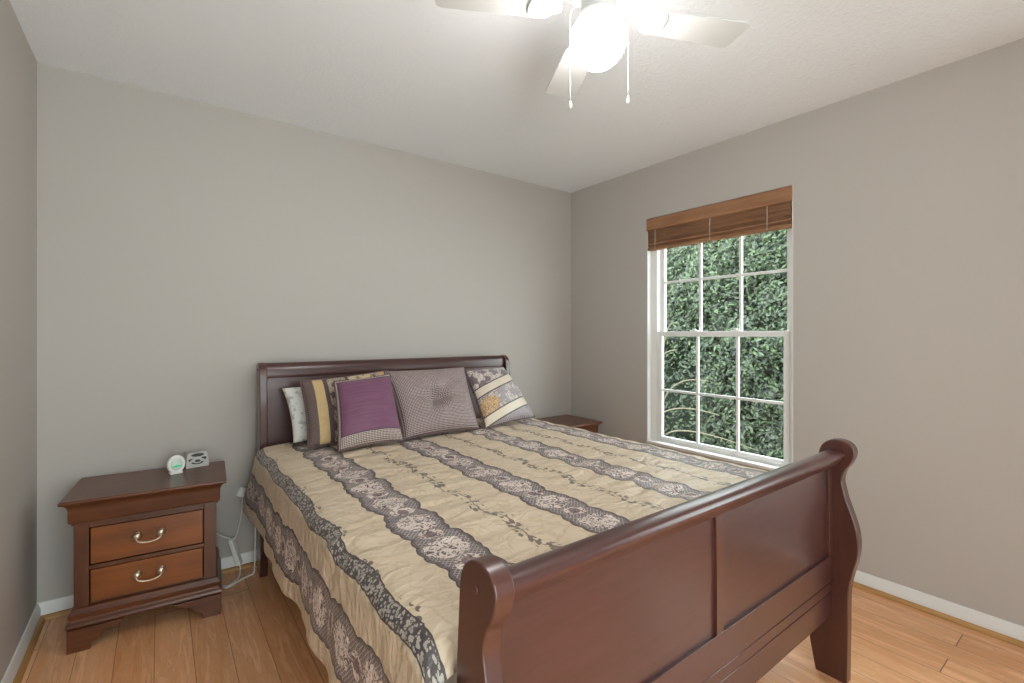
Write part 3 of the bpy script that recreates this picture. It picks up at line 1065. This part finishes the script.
# ------------------------------------------------------------------ power strip, plug and cords
ps = thing('power_strip', 'white power strip hanging behind the left nightstand', 'power strip', (0, 0, 0))
A_, B_ = Vector((.300, 2.862, .178)), Vector((.338, 2.845, .040))
d_ = (B_ - A_); ln = d_.length; mid = (A_ + B_) / 2
bm = boxes((-.019, .019, -.011, .011, -ln / 2, ln / 2))
so = new_obj('body', bm, M['plastic_white'], ps, bevel=.004)
so.location = mid; so.rotation_euler = (-d_).to_track_quat('Z', 'Y').to_euler()
bm = boxes(*[(-.008, .008, -.0125, -.0112, -ln / 2 + .018 + k * .030, -ln / 2 + .036 + k * .030) for k in range(4)])
s2 = new_obj('socket', bm, M['plastic_grey'], so)
pth = [(.338, 2.845, .040), (.338, 2.82, .022), (.325, 2.77, .006), (.30, 2.735, .0045), (.272, 2.715, .0045), (.25, 2.735, .0045)]
new_obj('cord', tube(catmull(pth, 6, closed=False), .0034, 8), M['plastic_white'], ps, smooth=True)

pl = thing('plug_adapter', 'white plug-in adapter on the wall with its cord beside the bed', 'adapter', (0, 0, 0))
bm = boxes((-.022, .022, -.024, 0, -.025, .025))
po = new_obj('body', bm, M['plastic_white'], pl, bevel=.006, seg=3)
po.location = (.355, 2.897, .405); po.rotation_euler = (0, math.radians(25), 0)
pth = [(.358, 2.88, .38), (.352, 2.862, .345), (.345, 2.865, .28), (.332, 2.87, .21), (.318, 2.868, .17)]
new_obj('cord', tube(catmull(pth, 6, closed=False), .003, 8), M['plastic_white'], pl, smooth=True)

new_obj('cord', tube(catmull([(.225, 2.846, .235), (.262, 2.852, .205), (.295, 2.858, .182)], 6, closed=False), .0032, 8), M['plastic_white'], ps, smooth=True)
fc2 = new_obj('extension_cord', tube(catmull([(.398, 2.765, .33), (.398, 2.755, .20), (.395, 2.752, .08), (.392, 2.765, .012), (.37, 2.765, .0045), (.32, 2.735, .0045), (.285, 2.705, .0045), (.262, 2.70, .0045), (.252, 2.72, .0045)], 7, closed=False), .0036, 8), M['plastic_white'], None, smooth=True)
fc2['label'] = 'long white cord dropping from under the coverlet and along the floor to the nightstand'; fc2['category'] = 'cord'

# ------------------------------------------------------------------ ceiling fan
FXc, FYc = 1.065, .990
fan = thing('ceiling_fan', 'white four-blade ceiling fan with a lit globe and pull chains', 'ceiling fan', (FXc, FYc, H))
fan.scale = (1, 1, .94)
zz = lambda z: z - H
new_obj('canopy', lathe([(0, -.0005), (.085, -.0005), (.085, -.010), (.070, -.030), (.05, -.036), (0, -.036)], 48), M['fan_white'], fan, smooth=False, bevel=.002)
hs = lathe([(0, -.0362), (.100, -.0365), (.128, -.050), (.136, -.075), (.136, -.105), (.130, -.120), (.112, -.140), (.085, -.158), (.070, -.165), (0, -.165)], 56)
hso = new_obj('motor_housing', hs, M['fan_white'], fan, smooth=False, bevel=.002)
bm = bmesh.new()
for k in range(20):
    a_ = 2 * math.pi * k / 20
    Mx = Matrix.Rotation(a_, 4, 'Z')
    # slots on the slanted underside
    p0 = Vector((.118, 0, -.1335)); p1 = Vector((.090, 0, -.1545))
    dirv = (p1 - p0).normalized(); nv = Vector((-dirv.z, 0, dirv.x)); nv = nv if nv.x > 0 else -nv
    sd = Vector((0, .0055, 0))
    q = []
    for pt in (p0, p1):
        for s_ in (-1, 1):
            for h__ in (-.003, .0008):
                q.append(Mx @ (pt + sd * s_ + nv * h__))
    vs = [bm.verts.new(v_) for v_ in q]
    for f in ((0, 1, 3, 2), (4, 6, 7, 5), (0, 4, 5, 1), (2, 3, 7, 6), (0, 2, 6, 4), (1, 5, 7, 3)):
        bm.faces.new([vs[i] for i in f])
new_obj('vent', bm, M['plastic_grey'], hso)
new_obj('switch_housing', lathe([(0, -.1652), (.048, -.1655), (.052, -.175), (.052, -.225), (.046, -.236), (0, -.236)], 40), M['fan_white'], fan, smooth=False, bevel=.002)
new_obj('globe_fitter', lathe([(0, -.2362), (.050, -.2362), (.062, -.244), (.066, -.250), (.066, -.262), (0, -.262)], 40), M['fan_white'], fan, smooth=False, bevel=.0015)
gp = [(0, -.2622), (.055, -.2624), (.064, -.268), (.077, -.282), (.0835, -.300), (.0850, -.318), (.0825, -.338), (.074, -.360), (.060, -.381), (.043, -.397), (.024, -.407), (0, -.410)]
gp = catmull(gp, 3, closed=False)
gp = [(max(0, r_), h__) for r_, h__ in gp]; gp[-1] = (0, gp[-1][1]); gp[0] = (0, gp[0][1])
new_obj('globe', lathe(gp, 40), M['globe'], fan, smooth=True)

for k in range(4):
    ang = math.radians((-24, 61, 155, 245)[k])
    Rz = Matrix.Rotation(ang, 4, 'Z')
    pitch = Matrix.Rotation(math.radians(.5), 4, 'X')
    # blade outline in local x (out) / y
    r0, r1, w0, w1 = .150, .486, .053, .066
    out = [(r0, -w0 * .55), (r0 + .012, -w0 * .85), (r0 + .035, -w0), (r1 - .02, -w1), (r1 - .004, -w1 + .006), (r1, -w1 + .02), (r1, w1 - .02), (r1 - .004, w1 - .006), (r1 - .02, w1), (r0 + .035, w0), (r0 + .012, w0 * .85), (r0, w0 * .55)]
    bm = extrude_poly(out, -.003, .003, 'Z')
    bm.transform(Matrix.Translation((0, 0, zz(2.205))) @ Rz @ pitch)
    blo = new_obj('fan_blade', bm, M['fan_white'], fan, bevel=.0015)
    # ornate blade iron: arm, then a spade shaped plate under the blade
    bm = bmesh.new()
    sp2 = [(.118, -.012), (.135, -.020), (.150, -.038), (.172, -.049), (.200, -.047), (.214, -.030), (.219, 0), (.214, .030), (.200, .047), (.172, .049), (.150, .038), (.135, .020), (.118, .012)]
    t_ = extrude_poly(catmull(sp2, 3), -.0062, -.0033, 'Z')
    t_.transform(Rz.to_3x3().to_4x4() @ pitch)
    t_.transform(Matrix.Translation((0, 0, zz(2.205))))
    me_ = bpy.data.meshes.new('tmp'); t_.to_mesh(me_); t_.free(); bm.from_mesh(me_); bpy.data.meshes.remove(me_)
    for s_ in (-1, 1):
        path = [(.075, s_ * .012, zz(2.272)), (.100, s_ * .022, zz(2.262)), (.122, s_ * .024, zz(2.235)), (.134, s_ * .016, zz(2.212)), (.150, s_ * .008, zz(2.201))]
        path = [Rz @ Vector(p_) for p_ in catmull(path, 4, closed=False)]
        tube(path, .0065, 8, bm)
    path = [Rz @ Vector(p_) for p_ in catmull([(.072, 0, zz(2.276)), (.105, 0, zz(2.250)), (.135, 0, zz(2.208)), (.16, 0, zz(2.2005))], 4, closed=False)]
    tube(path, .006, 8, bm)
    new_obj('blade_bracket', bm, M['fan_white'], blo, smooth=False, bevel=0)
    # the slot mark at the end of the iron
    bm = bmesh.new()
    arcp = [Rz @ pitch @ Vector((.190 + .026 * math.cos(a_), .040 * math.sin(a_) * 1.0, -.0066)) + Vector((0, 0, zz(2.205))) for a_ in [math.radians(-75 + 150 * i / 14) for i in range(15)]]
    tube(arcp, .0016, 6, bm)
    new_obj('bracket_slot', bm, M['plastic_grey'], blo, smooth=True)

Rv = Vector((.8016, -.598, 0))
for dist, ze in ((-.084, 1.902), (.088, 1.918)):
    p = Rv * dist
    p0 = Rv * (.050 if dist > 0 else -.050)
    ch = [(p0.x, p0.y, zz(2.224)), (p.x * .8, p.y * .8, zz(2.226)), (p.x * .97, p.y * .97, zz(2.215)), (p.x * 1.02, p.y * 1.02, zz(2.19)), (p.x * 1.02, p.y * 1.02, zz(2.1)), (p.x * 1.02, p.y * 1.02, zz(ze + .02))]
    co = new_obj('pull_chain', tube(catmull(ch, 4, closed=False), .0013, 6), M['fan_white'], fan, smooth=True)
    new_obj('pull_knob', lathe([(0, 0), (.003, -.001), (.0035, -.006), (.0058, -.014), (.0060, -.020), (.004, -.026), (0, -.028)], 14, None, (p.x * 1.02, p.y * 1.02, zz(ze + .022))), M['fan_white'], co, smooth=True)

# ------------------------------------------------------------------ outside
struct(new_obj('ground', boxes((XR + T, 9, -2.5, 8.5, -.35, -.30)), M['soil']))


def hedge():
    rnd = random.Random(11)
    bm = bmesh.new()
    tone = bm.faces.layers.float.new('leaf_tone')
    def leaf(p, nrm, L, tn, twist):
        nrm = nrm.normalized()
        u = nrm.orthogonal().normalized()
        u = Matrix.Rotation(twist, 3, nrm) @ u
        w = nrm.cross(u)
        a_ = p - u * L * .5
        pts = [a_, p - u * L * .18 + w * L * .20 + nrm * L * .05, p + u * L * .2 + w * L * .16 + nrm * L * .04, p + u * L * .5 - nrm * L * .06,
               p + u * L * .2 - w * L * .16 + nrm * L * .04, p - u * L * .18 - w * L * .20 + nrm * L * .05]
        m1, m2 = p - u * L * .18, p + u * L * .2
        vs = [bm.verts.new(q) for q in pts + [m1, m2]]
        for f in ((0, 6, 1), (1, 6, 7, 2), (2, 7, 3), (0, 5, 6), (5, 4, 7, 6), (4, 3, 7)):
            fc_ = bm.faces.new([vs[i] for i in f]); fc_[tone] = tn
    n = 68000
    for _ in range(n):
        y = rnd.uniform(.7, 6.7); z = rnd.uniform(-.3, 2.85)
        bulge = .12 * smoothnoise(y * 2.2, z * 2.0, 4) + .07 * smoothnoise(y * 5, z * 5, 2)
        front = 5.50 + .12 * max(0, z - 1.9) ** 2 - bulge
        x = front + abs(rnd.gauss(0, .16))
        # thinner at the lower far side, where bare stems show
        if z < .85 and y > 3.45 and rnd.random() < .8: continue
        if z > 2.58 and rnd.random() < (z - 2.58) * 3.5: continue
        cap = rnd.random()
        if cap < .07: y = .62 - abs(rnd.gauss(0, .06)); x = rnd.uniform(5.5, 6.4)
        elif cap < .11: y = 6.78 + abs(rnd.gauss(0, .06)); x = rnd.uniform(5.5, 6.4)
        elif cap < .19: z = 2.56 + abs(rnd.gauss(0, .06)); x = rnd.uniform(5.75, 6.3)
        nrm = Vector((-1, rnd.uniform(-.7, .7), rnd.uniform(-.15, 1.2)))
        if cap < .07: nrm = Vector((rnd.uniform(-.7, .7), -1, rnd.uniform(-.1, 1)))
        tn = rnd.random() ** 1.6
        if z > 1.45: tn = min(1, tn + .15 * (z - 1.45))  # sky light painted in: leaves get a lighter colour higher up
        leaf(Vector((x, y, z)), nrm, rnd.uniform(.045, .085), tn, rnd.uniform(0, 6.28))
    return bm


hd = thing('hedge', 'dense green broadleaf hedge growing outside the window', 'hedge', (5.8, 3.6, -.30))
bm = hedge()
bm.transform(Matrix.Translation((-5.8, -3.6, .30)))
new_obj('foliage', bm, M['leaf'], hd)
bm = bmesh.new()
# solid core; the shade deep in the hedge is put into its colour
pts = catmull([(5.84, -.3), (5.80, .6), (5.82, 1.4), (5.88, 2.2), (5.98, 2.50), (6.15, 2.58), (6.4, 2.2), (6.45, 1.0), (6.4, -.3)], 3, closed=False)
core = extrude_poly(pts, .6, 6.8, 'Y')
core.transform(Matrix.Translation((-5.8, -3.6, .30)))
new_obj('shade_core', core, M['leaf_core'], hd, smooth=True)
rb = random.Random(5)
for (yy, bend, ht, lean) in ((3.86, .40, 1.9, .0), (3.95, .12, 2.1, .05), (3.78, -.2, 1.7, -.05), (3.82, -.75, 1.15, 0), (3.92, -1.0, .82, 0), (3.76, -1.25, .55, 0), (3.7, .5, 1.4, 0), (3.9, -.45, 1.45, .03)):
    bx = 5.40 + rb.uniform(-.05, .05)
    path = []
    for i in range(7):
        t = i / 6
        path.append((bx - 5.8 - .12 * math.sin(t * 2.5) - lean, yy + .12 - 3.6 + bend * t * t, .01 + ht * (1 - (1 - t) ** 1.7) - (.25 * t * t * abs(bend) if bend < -.3 else 0)))
    new_obj('branch', tube(catmull(path, 4, closed=False), lambda t: .017 * (1 - .65 * t), 8), M['bark'], hd, smooth=True)
